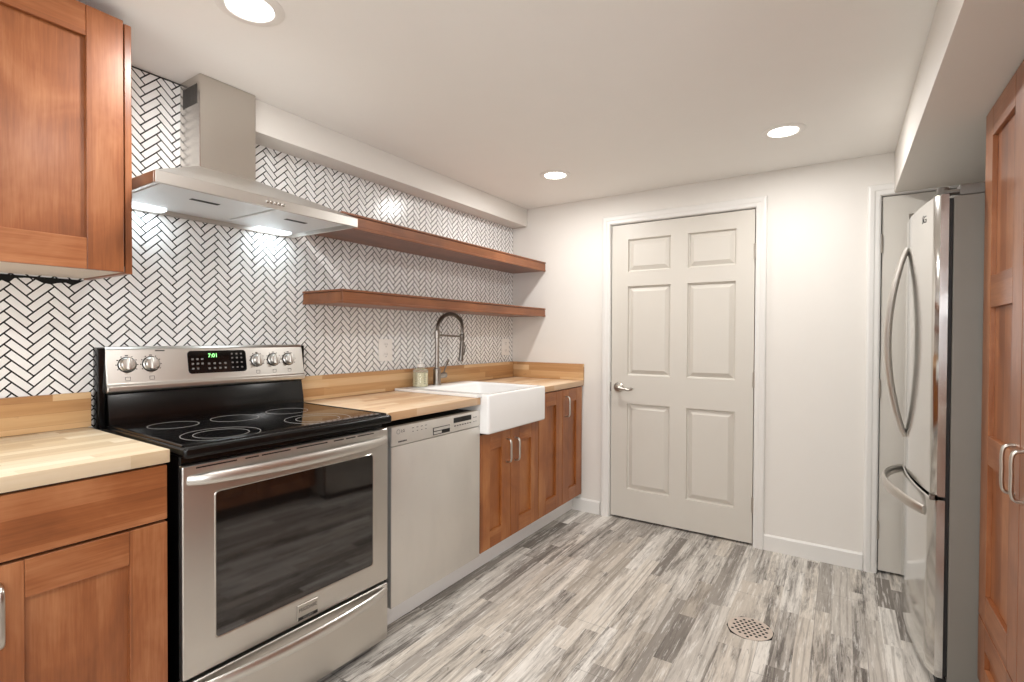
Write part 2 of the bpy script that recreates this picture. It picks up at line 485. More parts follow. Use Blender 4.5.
MB().box(-.15, XR + .15, YF - .15, .15, -.1, 0).build('floor', 'floor', kind='structure')
MB().box(-.15, XR + .15, YF - .15, .15, CEIL, CEIL + .1).build('ceiling', 'ceil', kind='structure')
MB().box(-.12, -.002, YF, .12, 0, CEIL).build('wall_left', 'wall', kind='structure')
VY0, VY1, VZ0, VZ1 = -4.75, -3.45, .80, 1.86  # unseen window added in the right wall to brighten the room
wr = MB(); wr.box(XR, XR + .12, YF, VY0, 0, CEIL); wr.box(XR, XR + .12, VY1, .12, 0, CEIL); wr.box(XR, XR + .12, VY0, VY1, 0, VZ0); wr.box(XR, XR + .12, VY0, VY1, VZ1, CEIL)
wr.build('wall_right', 'wall', kind='structure')
wn = MB()
for a, b in ((VY0, VY0 + .05), (VY1 - .05, VY1), ((VY0 + VY1) / 2 - .03, (VY0 + VY1) / 2 + .03)): wn.box(XR + .02, XR + .09, a, b, VZ0, VZ1, .004)
wn.box(XR + .02, XR + .09, VY0, VY1, VZ0, VZ0 + .05, .004); wn.box(XR + .02, XR + .09, VY0, VY1, VZ1 - .05, VZ1, .004)
win = wn.build('fill_window_2', 'trim', kind='structure')
MB().box(XR + .07, XR + .075, VY0 + .02, VY1 - .02, VZ0 + .02, VZ1 - .02).build('glow_pane', 'fill_glow', win)
ld = bpy.data.lights.new('side_fill', 'AREA'); ld.shape = 'RECTANGLE'; ld.size = VY1 - VY0 - .1; ld.size_y = VZ1 - VZ0 - .1
ld.energy = SIDE_FILL_W; ld.color = (.90, .95, 1.)
lo = bpy.data.objects.new('side_fill', ld); COL.objects.link(lo); lo.location = (XR + .01, (VY0 + VY1) / 2, (VZ0 + VZ1) / 2)
lo.rotation_euler = Vector((-1, 0, 0)).to_track_quat('-Z', 'Y').to_euler()
wb = MB()
for a, b in ((-.002, D1[0]), (D1[1], D2[0]), (D2[1], XR)): wb.box(a, b, 0, .12, 0, CEIL)
wb.box(D1[0], D1[1], 0, .12, D1[2], CEIL); wb.box(D2[0], D2[1], 0, .12, D2[2], CEIL)
wb.build('wall_back', 'wall', kind='structure')
# wall behind the camera, with an unseen window added for fill light
WX0, WX1, WZ0, WZ1 = .7, 2.5, .85, 1.95
wf = MB()
wf.box(0, WX0, YF - .12, YF, 0, CEIL); wf.box(WX1, XR, YF - .12, YF, 0, CEIL)
wf.box(WX0, WX1, YF - .12, YF, 0, WZ0); wf.box(WX0, WX1, YF - .12, YF, WZ1, CEIL)
wf.build('wall_front', 'wall', kind='structure')
wn = MB()
for a, b in ((WX0, WX0 + .05), (WX1 - .05, WX1), ((WX0 + WX1) / 2 - .03, (WX0 + WX1) / 2 + .03)): wn.box(a, b, YF - .09, YF - .02, WZ0, WZ1, .004)
wn.box(WX0, WX1, YF - .09, YF - .02, WZ0, WZ0 + .05, .004); wn.box(WX0, WX1, YF - .09, YF - .02, WZ1 - .05, WZ1, .004)
win = wn.build('fill_window_1', 'trim', kind='structure')
MB().box(WX0 + .02, WX1 - .02, YF - .075, YF - .07, WZ0 + .02, WZ1 - .02).build('glow_pane', 'fill_glow', win)
ld = bpy.data.lights.new('back_fill', 'AREA'); ld.shape = 'RECTANGLE'; ld.size = WX1 - WX0 - .1; ld.size_y = WZ1 - WZ0 - .1
ld.energy = BACK_FILL_W; ld.color = (.90, .95, 1.)
lo = bpy.data.objects.new('back_fill', ld); COL.objects.link(lo); lo.location = ((WX0 + WX1) / 2, YF - .01, (WZ0 + WZ1) / 2); 
lo.rotation_euler = Vector((0, 1, 0)).to_track_quat('-Z', 'Y').to_euler()

# boxed-in ducts under the ceiling
MB().box(-.002, SOF_X, -2.10, .0, SOF_Z, CEIL, .003).build('trim_1', 'wall', kind='structure')
MB().box(RS_X, XR, YF, 0, RS_Z, CEIL, .004).build('trim_2', 'wall', kind='structure')

# ---- herringbone tile on the left wall: real glazed tiles over black grout
def clip(poly, axis, lim, keep_greater):
    out = []
    for i in range(len(poly)):
        a, b = poly[i], poly[(i + 1) % len(poly)]
        ina = (a[axis] >= lim) == keep_greater or a[axis] == lim; inb = (b[axis] >= lim) == keep_greater or b[axis] == lim
        if ina: out.append(a)
        if ina != inb:
            t = (lim - a[axis]) / (b[axis] - a[axis]); out.append((a[0] + (b[0] - a[0]) * t, a[1] + (b[1] - a[1]) * t))
    return out
TY0, TY1, TZ0, TZ1 = -3.30, -.001, .90, CEIL - .006
TW, TL, GR = .0328 / math.sqrt(2), .1003 / math.sqrt(2), .0043
c45 = math.sqrt(.5); e1 = (c45, c45); e2 = (-c45, c45)
anc = (-2.516 + TW * c45, 1.2275 - TW * c45)       # lowest corner of one rising tile
tiles = MB(); bm = tiles.bm
def emit_tile(u0, u1, v0, v1):
    g = GR / 2; u0 += g; u1 -= g; v0 += g; v1 -= g
    poly = [(anc[0] + e1[0] * u + e2[0] * v, anc[1] + e1[1] * u + e2[1] * v) for u, v in ((u0, v0), (u1, v0), (u1, v1), (u0, v1))]
    for ax, lim, kg in ((0, TY0, True), (0, TY1, False), (1, TZ0, True), (1, TZ1, False)):
        poly = clip(poly, ax, lim, kg)
        if len(poly) < 3: return
    cy = sum(p[0] for p in poly) / len(poly); cz = sum(p[1] for p in poly) / len(poly)
    n = len(poly)
    rings = []
    for x, ins in ((.0010, 0.), (.0022, 0.), (.0027, .0006)):
        ring = []
        for p in poly:
            d = math.hypot(p[0] - cy, p[1] - cz); kf = 1 - ins / max(d, .004)
            ring.append(bm.verts.new((x, cy + (p[0] - cy) * kf, cz + (p[1] - cz) * kf)))
        rings.append(ring)
    for a, b in ((0, 1), (1, 2)):
        for i in range(n): bm.faces.new((rings[a][i], rings[a][(i + 1) % n], rings[b][(i + 1) % n], rings[b][i]))
    bm.faces.new(rings[2])
for col in range(-12, 32):
    for kk in range(-60, 70):
        u = kk * TW + col * TL; v = kk * TW - col * TL
        cy = anc[0] + e1[0] * u + e2[0] * v; cz = anc[1] + e1[1] * u + e2[1] * v
        if cy < TY0 - .2 or cy > TY1 + .2 or cz < TZ0 - .2 or cz > TZ1 + .2: continue
        emit_tile(u, u + TL, v, v + TW)
        emit_tile(u + TL, u + TL + TW, v + TW - TL, v + TW)
bmesh.ops.recalc_face_normals(bm, faces=bm.faces)
wl = bpy.data.objects['wall_left']
tiles.build('herringbone_tile', 'tile', wl, (0, 0, 0))
MB().box(-.0018, .0016, TY0, TY1, TZ0, CEIL - .001).build('grout', 'grout', wl, (0, 0, 0))
# ragged black strip on the tile under the wall cabinet
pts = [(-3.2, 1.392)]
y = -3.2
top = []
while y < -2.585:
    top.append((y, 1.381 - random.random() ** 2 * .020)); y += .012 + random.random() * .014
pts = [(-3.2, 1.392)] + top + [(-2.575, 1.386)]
MB().prism([(p[0], p[1]) for p in pts], 0, .0020, .0034).build('ragged_strip', 'grout', wl, (0, 0, 0))

# ---- baseboards
def baseboard(name, x0, x1, z=.088):
    MB().prism([(-.014, 0), (0, 0), (0, z), (-.007, z), (-.014, z - .008)], 0, x0, x1).build(name, 'trim', kind='structure')
    o = bpy.data.objects[name]
for nm, a, b in (('baseboard_back', .515, .722), ('baseboard_back_right', 1.725, 2.188)): baseboard(nm, a, b)
MB().box(.503, .518, -1.80, -.0, .004, .118, .002).build('baseboard_left', 'kick', kind='structure')

# ---- doors
def panelled(x0, x1, z0, z1, yf, th, panels):
    mb = MB(); bm = mb.bm
    xs = sorted({x0, x1} | {p[0] for p in panels} | {p[1] for p in panels}); zs = sorted({z0, z1} | {p[2] for p in panels} | {p[3] for p in panels})
    def inpan(cx, cz): return any(p[0] < cx < p[1] and p[2] < cz < p[3] for p in panels)
    for i in range(len(xs) - 1):
        for j in range(len(zs) - 1):
            if inpan((xs[i] + xs[i + 1]) / 2, (zs[j] + zs[j + 1]) / 2): continue
            vs = [bm.verts.new((a, yf, b)) for a, b in ((xs[i], zs[j]), (xs[i + 1], zs[j]), (xs[i + 1], zs[j + 1]), (xs[i], zs[j + 1]))]
            bm.faces.new(vs)
    for p in panels:
        prev = None
        for ins, dep in ((0, 0), (.003, .013), (.010, .017), (.036, .003)):
            ring = [bm.verts.new((a, yf + dep, b)) for a, b in ((p[0] + ins, p[2] + ins), (p[1] - ins, p[2] + ins), (p[1] - ins, p[3] - ins), (p[0] + ins, p[3] - ins))]
            if prev:
                for q in range(4): bm.faces.new((prev[q], prev[(q + 1) % 4], ring[(q + 1) % 4], ring[q]))
            prev = ring
        bm.faces.new(prev)
    bmesh.ops.remove_doubles(bm, verts=bm.verts, dist=1e-5)
    for f in bm.faces:
        f.normal_update()
        if f.normal.y > 0: f.normal_flip()
    # sides and back
    mb.faces([(x0, yf, z0), (x1, yf, z0), (x1, yf, z1), (x0, yf, z1), (x0, yf + th, z0), (x1, yf + th, z0), (x1, yf + th, z1), (x0, yf + th, z1)],
             [(0, 4, 5, 1), (1, 5, 6, 2), (2, 6, 7, 3), (3, 7, 4, 0), (4, 7, 6, 5)])
    return mb

def casing(name, parent, a, b, zt, w=.056):
    """moulded casing around an opening a..b, zt high, mitred at the corners"""
    mb = MB(); bm = mb.bm
    prof = [(0, 0), (0, -.010), (.006, -.013), (.022, -.014), (.028, -.017), (w - .012, -.019), (w - .004, -.017), (w, -.012), (w, 0)]
    path = [((a, 0), (-1, 0)), ((a, zt), (-1, 1)), ((b, zt), (1, 1)), ((b, 0), (1, 0))]
    rings = []
    for (px, pz), (dx, dz) in path:
        rings.append([bm.verts.new((px + dx * q[0], q[1], pz + dz * q[0])) for q in prof])
    for i in range(3):
        for j in range(len(prof) - 1): bm.faces.new((rings[i][j], rings[i][j + 1], rings[i + 1][j + 1], rings[i + 1][j]))
    bm.faces.new(rings[0]); bm.faces.new(rings[3])
    bmesh.ops.recalc_face_normals(bm, faces=bm.faces)
    # jamb lining the opening
    mb.box(a - .001, a + .003, 0, .11, 0, zt); mb.box(b - .003, b + .001, 0, .11, 0, zt); mb.box(a, b, 0, .11, zt - .003, zt + .001)
    return mb.build(name, 'trim', parent, (0, 0, 0), sharp=15)

def hinge(parent, x, z, y=.004):
    mb = MB(); mb.tube([(x, y - .004, z - .045), (x, y - .004, z + .045)], .0065, 10)
    mb.box(x - .012, x + .004, y + .001, y + .006, z - .044, z + .044, .001)
    mb.lathe([(.0, .0), (.005, .0), (.005, .004), (0, .006)], (x, y - .004, z + .045), 2, 10)
    return mb.build('hinge', 'nickel', parent, (0, 0, 0))

pan1 = [(.903, 1.182, 1.636, 1.848), (1.285, 1.562, 1.636, 1.848), (.903, 1.182, .956, 1.541), (1.285, 1.562, .956, 1.541), (.903, 1.182, .203, .770), (1.285, 1.562, .203, .770)]
d1 = panelled(D1[0] + .008, D1[1] - .008, .014, D1[2] - .008, .006, .035, pan1).build('door_1', 'door', kind='structure', sharp=8)
casing('casing', d1, *D1)
for z in (1.705, .963, .240): hinge(d1, D1[1] - .004, z)
# lever handle
hx, hz = .845, .874
mb = MB().lathe([(.0, .0), (.033, .0), (.033, .006), (.028, .011), (.016, .013), (.013, .03), (.0125, .05), (0, .052)], (hx, .006, hz), 1, 28, sign=-1)
mb.tube(catmull([(hx, -.040, hz), (hx + .02, -.044, hz + .001), (hx + .055, -.042, hz - .006), (hx + .085, -.040, hz - .010), (hx + .105, -.041, hz - .004), (hx + .112, -.043, hz + .001)], 5),
        [.011] * 5 + [.0095] * 5 + [.0085] * 5 + [.008] * 5 + [.0075] * 5 + [.005], 12)
mb.build('door_handle', 'nickel', d1, (0, 0, 0))
MB().box(D1[0] + .002, D1[0] + .0075, .0, .012, hz - .03, hz + .03, .0005).build('strike_plate', 'dark_nickel', d1, (0, 0, 0))

wd2 = D2[1] - D2[0]
pan2 = []
for a, b in ((D2[0] + .115, D2[0] + .35), (D2[0] + .43, D2[1] - .115)):
    pan2 += [(a, b, 1.62, 1.83), (a, b, .95, 1.53), (a, b, .2, .76)]
d2 = panelled(D2[0] + .007, D2[1] - .007, .014, D2[2] - .007, .006, .035, pan2).build('door_2', 'door', kind='structure', sharp=8)
casing('casing', d2, *D2)
for z in (1.689, .947, .220): hinge(d2, D2[0] + .004, z)

# ================================================================ DOWNLIGHTS
def downlight(x, y, label):
    t = thing('recessed_downlight', label, 'ceiling light', (x, y, CEIL), group='recessed ceiling lights')
    MB().lathe([(.060, -.0015), (.064, -.006), (.080, -.006), (.091, -.002), (.091, -.0002), (.060, -.0002), (.060, -.0015)], (x, y, CEIL), 2, 48).build('trim_ring', 'plastic', t)
    MB().lathe([(0, -.0040), (.054, -.0038), (.0625, -.0020), (.0625, -.0003), (0, -.0003)], (x, y, CEIL), 2, 48).build('lens', 'lens', t)
    l = bpy.data.lights.new('lamp', 'AREA'); l.shape = 'DISK'; l.size = .10; l.energy = DOWNLIGHT_W; l.color = (1., .99, .972)
    o = bpy.data.objects.new('lamp', l); COL.objects.link(o); o.parent = t; o.location = (0, 0, -.008)
    return t
downlight(.660, -2.391, 'lit round ceiling light above the stove, cut by the top edge of the photo')
downlight(.680, -.594, 'lit round ceiling light between the shelves and the closed white door')
downlight(1.853, -.593, 'lit round ceiling light at the upper right, nearest the boxed ceiling edge')
downlight(1.853, -2.391, 'unseen round ceiling light added overhead, level with the stove')  # this and the next two are unseen, added to light the room
downlight(.680, -4.19, 'unseen round ceiling light added behind the camera on the tiled side')
downlight(1.853, -4.19, 'unseen round ceiling light added behind the camera on the pantry side')

# ================================================================ UPPER CABINET
UX, UY0, UY1, UZ0, UZ1 = .333, -3.34, -2.561, 1.387, 2.112
t = thing('wall_cabinet', 'red-brown wooden wall cabinet hung at the upper left beside the range hood', 'cabinet', (.165, (UY0 + UY1) / 2, UZ0))
mb = MB()
mb.box(.006, UX, UY1 - .018, UY1, UZ0, UZ1, .0015, 1); mb.box(.006, UX, UY0, UY0 + .018, UZ0, UZ1, .0015, 1)
mb.box(.006, UX - .004, UY0 + .018, UY1 - .018, UZ1 - .018, UZ1, 0, 1)
mb.box(.006, .014, UY0 + .018, UY1 - .018, UZ0 + .03, UZ1 - .018, 0, 1, 1)
mb.build('body', ['wood_v', 'gap_shade'], t)
MB().box(.006, UX - .002, UY0 + .019, UY1 - .019, UZ0 + .004, UZ0 + .022, .001, 1).build('bottom_panel', 'wood_pale', t)
ym = -2.955
for a, b in ((ym + .0015, -2.588), (UY0 + .002, ym - .0015)):
    d = shaker(.352, 1, a, b, UZ0 + .002, UZ1 - .003).build('door', WOOD, t)

# ================================================================ LEFT BASE CABINET, WORKTOP, STRIP
CF = .587; CTR = .906; CTB = .871; CD_ = .596
t = thing('base_cabinet', 'red-brown base cabinet with a plain drawer at the left edge beside the stove', 'cabinet', (.30, -2.95, 0))
mb = MB(); mb.box(.012, .566, -3.33, -2.576, .12, .868, .001, 1); mb.box(.012, .50, -3.33, -2.576, .0, .12, 0, 1, 1)
mb.build('body', ['gap_shade', 'black_matte'], t)
for a, b, hy in ((-2.943, -2.5765, -2.902), (-3.32, -2.947, -2.99)):
    MB().box(.568, CF, a, b, .720, .864, .0015, 1).build('drawer', 'wood_h', t)
    d = shaker(CF, 1, a, b, .122, .713).build('door', WOOD, t)
    bar_handle(CF, 1, hy, .545, .676, parent=d)
o = MB().box(.006, CD_, -3.36, -2.573, CTB, CTR, .003, 2).build('worktop', 'block_pale')
tag(recenter(o, (.30, -2.96, CTB)), 'pale butcher block worktop left of the stove', 'worktop')
o = MB().box(.006, .027, -3.36, -2.566, CTR + .001, 1.020, .002, 2).build('backsplash_board', 'block_sy')
tag(recenter(o, (.016, -2.96, CTR + .001)), 'butcher block upstand strip on the tiled wall left of the stove', 'backsplash', 'butcher block upstand strips')

# ================================================================ RANGE (own frame, turned a little out of line)
t = thing('stove', 'freestanding stainless steel electric stove with black glass cooktop', 'stove', (-.025, -2.171, 0), -.028, local=True)
H = .359
mb = MB(); mb.box(.045, .612, -H + .004, H - .004, .035, .884, .004, 1)
mb.build('body', 'black', t)
for sx in (.10, .56):
    for sy in (-.31, .31):
        MB().lathe([(.016, 0), (.016, .02), (.01, .022), (.01, .04)], (sx, sy, 0), 2, 14).build('foot', 'black_matte', t)
# cooktop
mb = MB(); mb.box(.040, .660, -H - .004, H + .004, .876, .906, .012, 4)
mb.tube([(.10, -H + .006, .906), (.632, -H + .006, .906)], .005, 8); mb.tube([(.10, H - .006, .906), (.632, H - .006, .906)], .005, 8); mb.tube([(.632, -H + .006, .906), (.632, H - .006, .906)], .005, 8)
mb.build('cooktop', 'black', t)
ck = MB().box(.095, .634, -H + .010, H - .010, .9050, .9085, .001, 1).build('glass_surface', 'glass_top', t)
ZB = .9086
for cx, cy, rs in ((.255, -.228, (.073,)), (.530, -.205, (.108, .076)), (.275, -.037, (.078,)), (.265, .170, (.077,)), (.520, .075 + .06, (.112, .075))):
    mb = MB()
    for r in rs: mb.annulus((cx, cy, ZB), r - .0016, r, 0, .0003, 56)
    mb.build('burner_ring', 'ring', ck)
# black riser behind the glass, and the steel control panel on it
MB().prism([(.030, .880), (.096, .880), (.092, .93), (.074, 1.018), (.030, 1.018)], 1, -H + .004, H - .004, .003).build('riser', 'black', t)
KN = ((-.300, 1.106), (-.229, 1.106), (.151, 1.106), (.222, 1.106), (.290, 1.106))
def cpx(z): return .089 - (z - 1.042) * (.021 / .116)      # face of the sloping panel
TILT = math.atan2(.021, .116)
ROTP = Matrix.Rotation(-TILT, 3, 'Y')
def on_panel(y, z, e=0.): return Vector((cpx(z) + e * math.cos(TILT), y, z + e * math.sin(TILT)))
def pmark(mb, y, z, w, h, e, mi=1):
    q = on_panel(y, z, e); mb.box(q.x - .0002, q.x + .0002, q.y - w / 2, q.y + w / 2, q.z - h / 2, q.z + h / 2, mi=mi)
mb = MB().prism([(.030, 1.012), (.086, 1.012), (.094, 1.017), (.095, 1.034), (.089, 1.042), (.068, 1.158), (.058, 1.168), (.030, 1.168)], 1, -H - .001, H + .001, .004, seg=3)
pmark(mb, -.199, 1.152, .030, .004, .0006)
for ky, kz in KN:
    for q in range(1, 10):
        a = math.radians(-150 + q * 30)
        pmark(mb, ky + .031 * math.sin(a), kz + .031 * math.cos(a), .0035 if q != 5 else .009, .0035, .0006)
    for dx, dz, w, h in ((0, .006, .015, .0012), (0, -.006, .015, .0012), (-.007, 0, .0012, .012), (.007, 0, .0012, .012)):
        pmark(mb, ky + dx, 1.058 + dz, w, h, .0006)
cp = mb.build('control_panel', ['steel', 'ink'], t)
MB().box(.030, .074, -H - .022, -H + .001, .895, 1.166, .006, 2).build('end_cap', 'black', cp)
MB().box(.030, .074, H - .001, H + .010, 1.012, 1.164, .005, 2).build('end_cap', 'black', cp)
p = on_panel(-.003, 1.106)
dsp = MB(); tb = [(-.107, -.036), (.107, -.036), (.107, .036), (-.107, .036)]
# rounded black display
pts = []
for (sx, sy) in ((1, -1), (1, 1), (-1, 1), (-1, -1)):
    cx0, cy0 = sx * (.108 - .012), sy * (.043 - .012)
    a0 = {(1, -1): -90, (1, 1): 0, (-1, 1): 90, (-1, -1): 180}[(sx, sy)]
    for q in range(6):
        a = math.radians(a0 + q * 18); pts.append((cx0 + .012 * math.cos(a), cy0 + .012 * math.sin(a)))
t_ = bmesh.new()
A = [t_.verts.new(ROTP @ Vector((.0025, u, v)) + p) for u, v in pts]; B = [t_.verts.new(ROTP @ Vector((-.004, u, v)) + p) for u, v in pts]
t_.faces.new(A)
for i in range(len(pts)): t_.faces.new((A[i], B[i], B[(i + 1) % len(pts)], A[(i + 1) % len(pts)]))
bmesh.ops.recalc_face_normals(t_, faces=t_.faces)
dsp._merge(t_, 0)
for r_, z in enumerate((1.117, 1.100, 1.082)):
    for c_ in range(3 if r_ < 2 else 2): pmark(dsp, -.095 + c_ * .017, z, .008, .007, .0030)
for r_, z in enumerate((1.099, 1.081)):
    for c_ in range(4): pmark(dsp, -.038 + c_ * .020, z, .008, .007, .0030)
for r_, z in enumerate((1.134, 1.118, 1.100, 1.081)):
    for c_ in range(3): pmark(dsp, .050 + c_ * .018, z, .007, .006, .0030)
dp = dsp.build('display', ['glass_top', 'print'], cp)
def ptext(name, body, size, mat, y, z, parent, e=.0028):
    q = on_panel(y, z, e)
    Mx = Matrix.Translation(q) @ (ROTP.to_4x4() @ Matrix(((0, 0, 1, 0), (1, 0, 0, 0), (0, 1, 0, 0), (0, 0, 0, 1))))
    return text_mesh(name, body, size, mat, parent, Mx, .0003)
ptext('clock_digits', '7:01', .021, 'led', -.022, 1.129, dp)
def knob(ky, kz):
    q = on_panel(ky, kz)
    tb_ = MB()
    tb_.lathe([(.0245, 0), (.0245, .004), (.0215, .006), (.0205, .018), (.018, .0205), (0, .021)], (0, 0, 0), 0, 32)
    tb_.box(.016, .031, -.0052, .0052, -.0205, .0205, .0025, 2)
    for v in tb_.bm.verts: v.co = ROTP @ v.co + q
    o_ = tb_.build('knob', 'satin', cp)
    mb_ = MB().lathe([(0, -.0005), (.0275, -.0005), (.0275, .0022), (.024, .0030), (0, .0030)], (0, 0, 0), 0, 32)
    for v in mb_.bm.verts: v.co = ROTP @ v.co + q
    mb_.build('knob_skirt', 'black_matte', cp)
for ky, kz in KN: knob(ky, kz)
# oven door
ZD0, ZD1, XD = .268, .853, .640
od = MB(); 
GY0, GY1, GZ0, GZ1 = -.274, .285, .350, .766
for a, b, c, d_ in ((-H, GY0, ZD0, ZD1), (GY1, H, ZD0, ZD1), (GY0, GY1, ZD0, GZ0), (GY0, GY1, GZ1, ZD1)):
    pass
od.box(.614, XD, -H, H, ZD0, ZD1, .006, 3)
odo = od.build('oven_door', 'steel', t)
# window: rounded dark pane in a thin bright rim
def rrect(y0, y1, z0, z1, r, n=5):
    out = []
    for cy_, cz_, a0 in ((y1 - r, z0 + r, -90), (y1 - r, z1 - r, 0), (y0 + r, z1 - r, 90), (y0 + r, z0 + r, 180)):
        for q in range(n + 1):
            a = math.radians(a0 + 90 * q / n); out.append((cy_ + r * math.cos(a), cz_ + r * math.sin(a)))
    return out
rim = MB(); bm = rim.bm
Lp = [rrect(GY0 - .004, GY1 + .004, GZ0 - .004, GZ1 + .004, .014), rrect(GY0 - .002, GY1 + .002, GZ0 - .002, GZ1 + .002, .012), rrect(GY0 + .001, GY1 - .001, GZ0 + .001, GZ1 - .001, .010)]
rg = [[bm.verts.new((x, p_[0], p_[1])) for p_ in L_] for x, L_ in zip((XD - .0002, XD + .0022, XD + .0006), Lp)]
for i in range(2):
    n = len(rg[0])
    for j in range(n): bm.faces.new((rg[i][j], rg[i][(j + 1) % n], rg[i + 1][(j + 1) % n], rg[i + 1][j]))
bmesh.ops.recalc_face_normals(bm, faces=bm.faces)
rim.build('window_rim', 'nickel', odo)
MB().prism(rrect(GY0, GY1, GZ0, GZ1, .011), 0, XD - .004, XD + .0008).build('oven_window', 'oven_glass', odo)
mb = MB()
yy = -.325
for w in (.135, .05, .115, .14, .05, .05, .09):
    if yy + w > .345: break
    mb.box(XD - .002, XD + .0006, yy, yy + w * .82, .842, .846); yy += w
mb.build('vent_slot', 'black_matte', odo)
def bow(name, z, y0, y1, out, r, parent, mat='satin', flat=(1.5, .8)):
    n = 24; P = []; Rr = []
    for i in range(n + 1):
        s_ = i / n; b_ = math.sin(PI * s_) ** .55
        P.append((XD - .002 + out * b_, y0 + (y1 - y0) * s_, z)); Rr.append(r * (.85 + .35 * b_))
    return MB().tube(P, Rr, 12, flat=((0, 0, 1), flat[0], flat[1])).build(name, mat, parent)
bow('handle', .813, -.345, .348, .050, .0105, odo)
bd = MB(); bd.box(XD, XD + .004, -.024, .051, .278, .330, .0015, 1); bd.box(XD + .003, XD + .0046, -.022, .049, .280, .2905, 0, 1, 1)
bdo = bd.build('badge', ['nickel', 'black_matte'], odo)
text_mesh('badge_text', 'FRIGIDAIRE', .0128, 'ink', bdo, face_px((XD + .0042, .0135, .312), 1.3), .0003)
text_mesh('badge_text', 'GALLERY', .009, 'print', bdo, face_px((XD + .0048, .0135, .2852)), .0003)
# warming drawer
dr = MB().box(.600, XD, -H, H, .040, .256, .006, 3).build('storage_drawer', 'steel', t)
bow('handle', .234, -.345, .350, .050, .0105, dr)

# ================================================================ DISHWASHER
DY0, DY1, DX = -1.779, -1.190, .588
t = thing('dishwasher', 'scuffed stainless steel dishwasher under the worktop right of the stove', 'dishwasher', (.30, (DY0 + DY1) / 2, 0))
mb = MB(); mb.box(.02, .555, DY0 + .004, DY1 - .004, .122, .838, .002, 1); mb.box(.05, .49, DY0 + .03, DY1 - .03, 0, .122)
mb.build('body', 'black_matte', t)
dd = MB().box(.555, DX, DY0, DY1, .115, .7625, .003, 2).build('door_panel', 'steel_dw', t)
xf = DX + .0012
mb = MB().box(.555, DX + .001, DY0, DY1, .7655, .842, .003, 2)
for i in range(4):
    mb.box(xf - .0006, xf + .0006, -1.664 + i * .026, -1.653 + i * .026, .824, .8262, mi=1); mb.box(xf - .0006, xf + .0006, -1.662 + i * .026, -1.655 + i * .026, .809, .8112, mi=1)
for i in range(7): mb.box(xf - .0006, xf + .0006, -1.390 + i * .019, -1.379 + i * .019, .790, .7945, mi=1)
for i in range(2): mb.box(xf - .0006, xf + .0006, -1.245 + i * .016, -1.237 + i * .016, .812, .8155, mi=1); mb.box(xf - .0006, xf + .0006, -1.245 + i * .016, -1.237 + i * .016, .792, .7945, mi=1)
for i in range(6): mb.box(xf - .0006, xf + .0006, -1.742 + i * .008, -1.736 + i * .008, .777, .7825, mi=1)
cpn = mb.build('control_strip', ['steel_dw', 'ink'], t)
MB().box(xf - .002, xf + .0006, -1.395, -1.262, .806, .830, .0004, 1).build('display', 'glass_top', cpn)
mb = MB(); mb.box(xf - .001, xf + .0016, -1.535, -1.422, .773, .805, .0008, 1); mb.box(xf + .0014, xf + .0030, -1.532, -1.425, .790, .803, .001, 1, 1); mb.box(xf + .0014, xf + .0024, -1.532, -1.48, .776, .787, .001, 1, 1)
mb.build('recessed_pull', ['black_matte', 'chrome'], cpn)
mb = MB()
mb.lathe([(.0082, 0), (.0098, 0), (.0098, .0008), (.0082, .0008), (.0082, 0)], (xf - .0002, -1.742, .821), 0, 24)
mb.build('logo_ring', 'print', cpn)
text_mesh('logo_text', 'LG', .017, 'ink', cpn, face_px((xf, -1.716, .821)), .0003)

# ================================================================ SINK CABINET AND CORNER CABINET
def base_unit(name, label, y0, y1, top, doors):
    t = thing(name, label, 'cabinet', (.30, (y0 + y1) / 2, 0))
    MB().box(.012, .5655, y0 + .001, y1 - .001, .12, top, .001, 1).build('body', 'gap_shade', t)
    for a, b, hy, hz0, hz1 in doors:
        d = shaker(CF, 1, a, b, .122, top - .004).build('door', ['warmcast_v', 'warmcast_h'], t)
        if hy is not None: bar_handle(CF, 1, hy, hz0, hz1, parent=d)
    return t
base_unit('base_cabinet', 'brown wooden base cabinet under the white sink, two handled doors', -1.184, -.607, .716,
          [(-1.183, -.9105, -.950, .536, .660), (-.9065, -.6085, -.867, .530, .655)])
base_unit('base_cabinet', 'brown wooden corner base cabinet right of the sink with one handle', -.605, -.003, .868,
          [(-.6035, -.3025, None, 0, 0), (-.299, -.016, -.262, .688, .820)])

# ---- worktops and upstand strips
o = MB().box(.006, CD_, -1.802, -1.196, CTB, CTR, .003, 2).build('worktop', 'block')
tag(recenter(o, (.30, -1.52, CTB)), 'butcher block worktop over the dishwasher, between stove and sink', 'worktop')
o = MB().box(.006, CD_, -.614, -.003, CTB, CTR, .003, 2).build('worktop', 'block')
tag(recenter(o, (.30, -.31, CTB)), 'butcher block worktop in the corner right of the sink', 'worktop')
o = MB().box(.006, .027, -1.802, -.026, CTR + .001, 1.020, .002, 2).build('backsplash_board', 'block_sy')
tag(recenter(o, (.016, -.91, CTR + .001)), 'long butcher block upstand strip on the tiled wall behind the sink and faucet', 'backsplash', 'butcher block upstand strips')
o = MB().box(.006, CD_ + .002, -.024, -.003, CTR + .001, 1.020, .002, 2).build('backsplash_board', 'block_sx')
tag(recenter(o, (.30, -.013, CTR + .001)), 'short butcher block upstand strip on the white back wall by the door', 'backsplash', 'butcher block upstand strips')

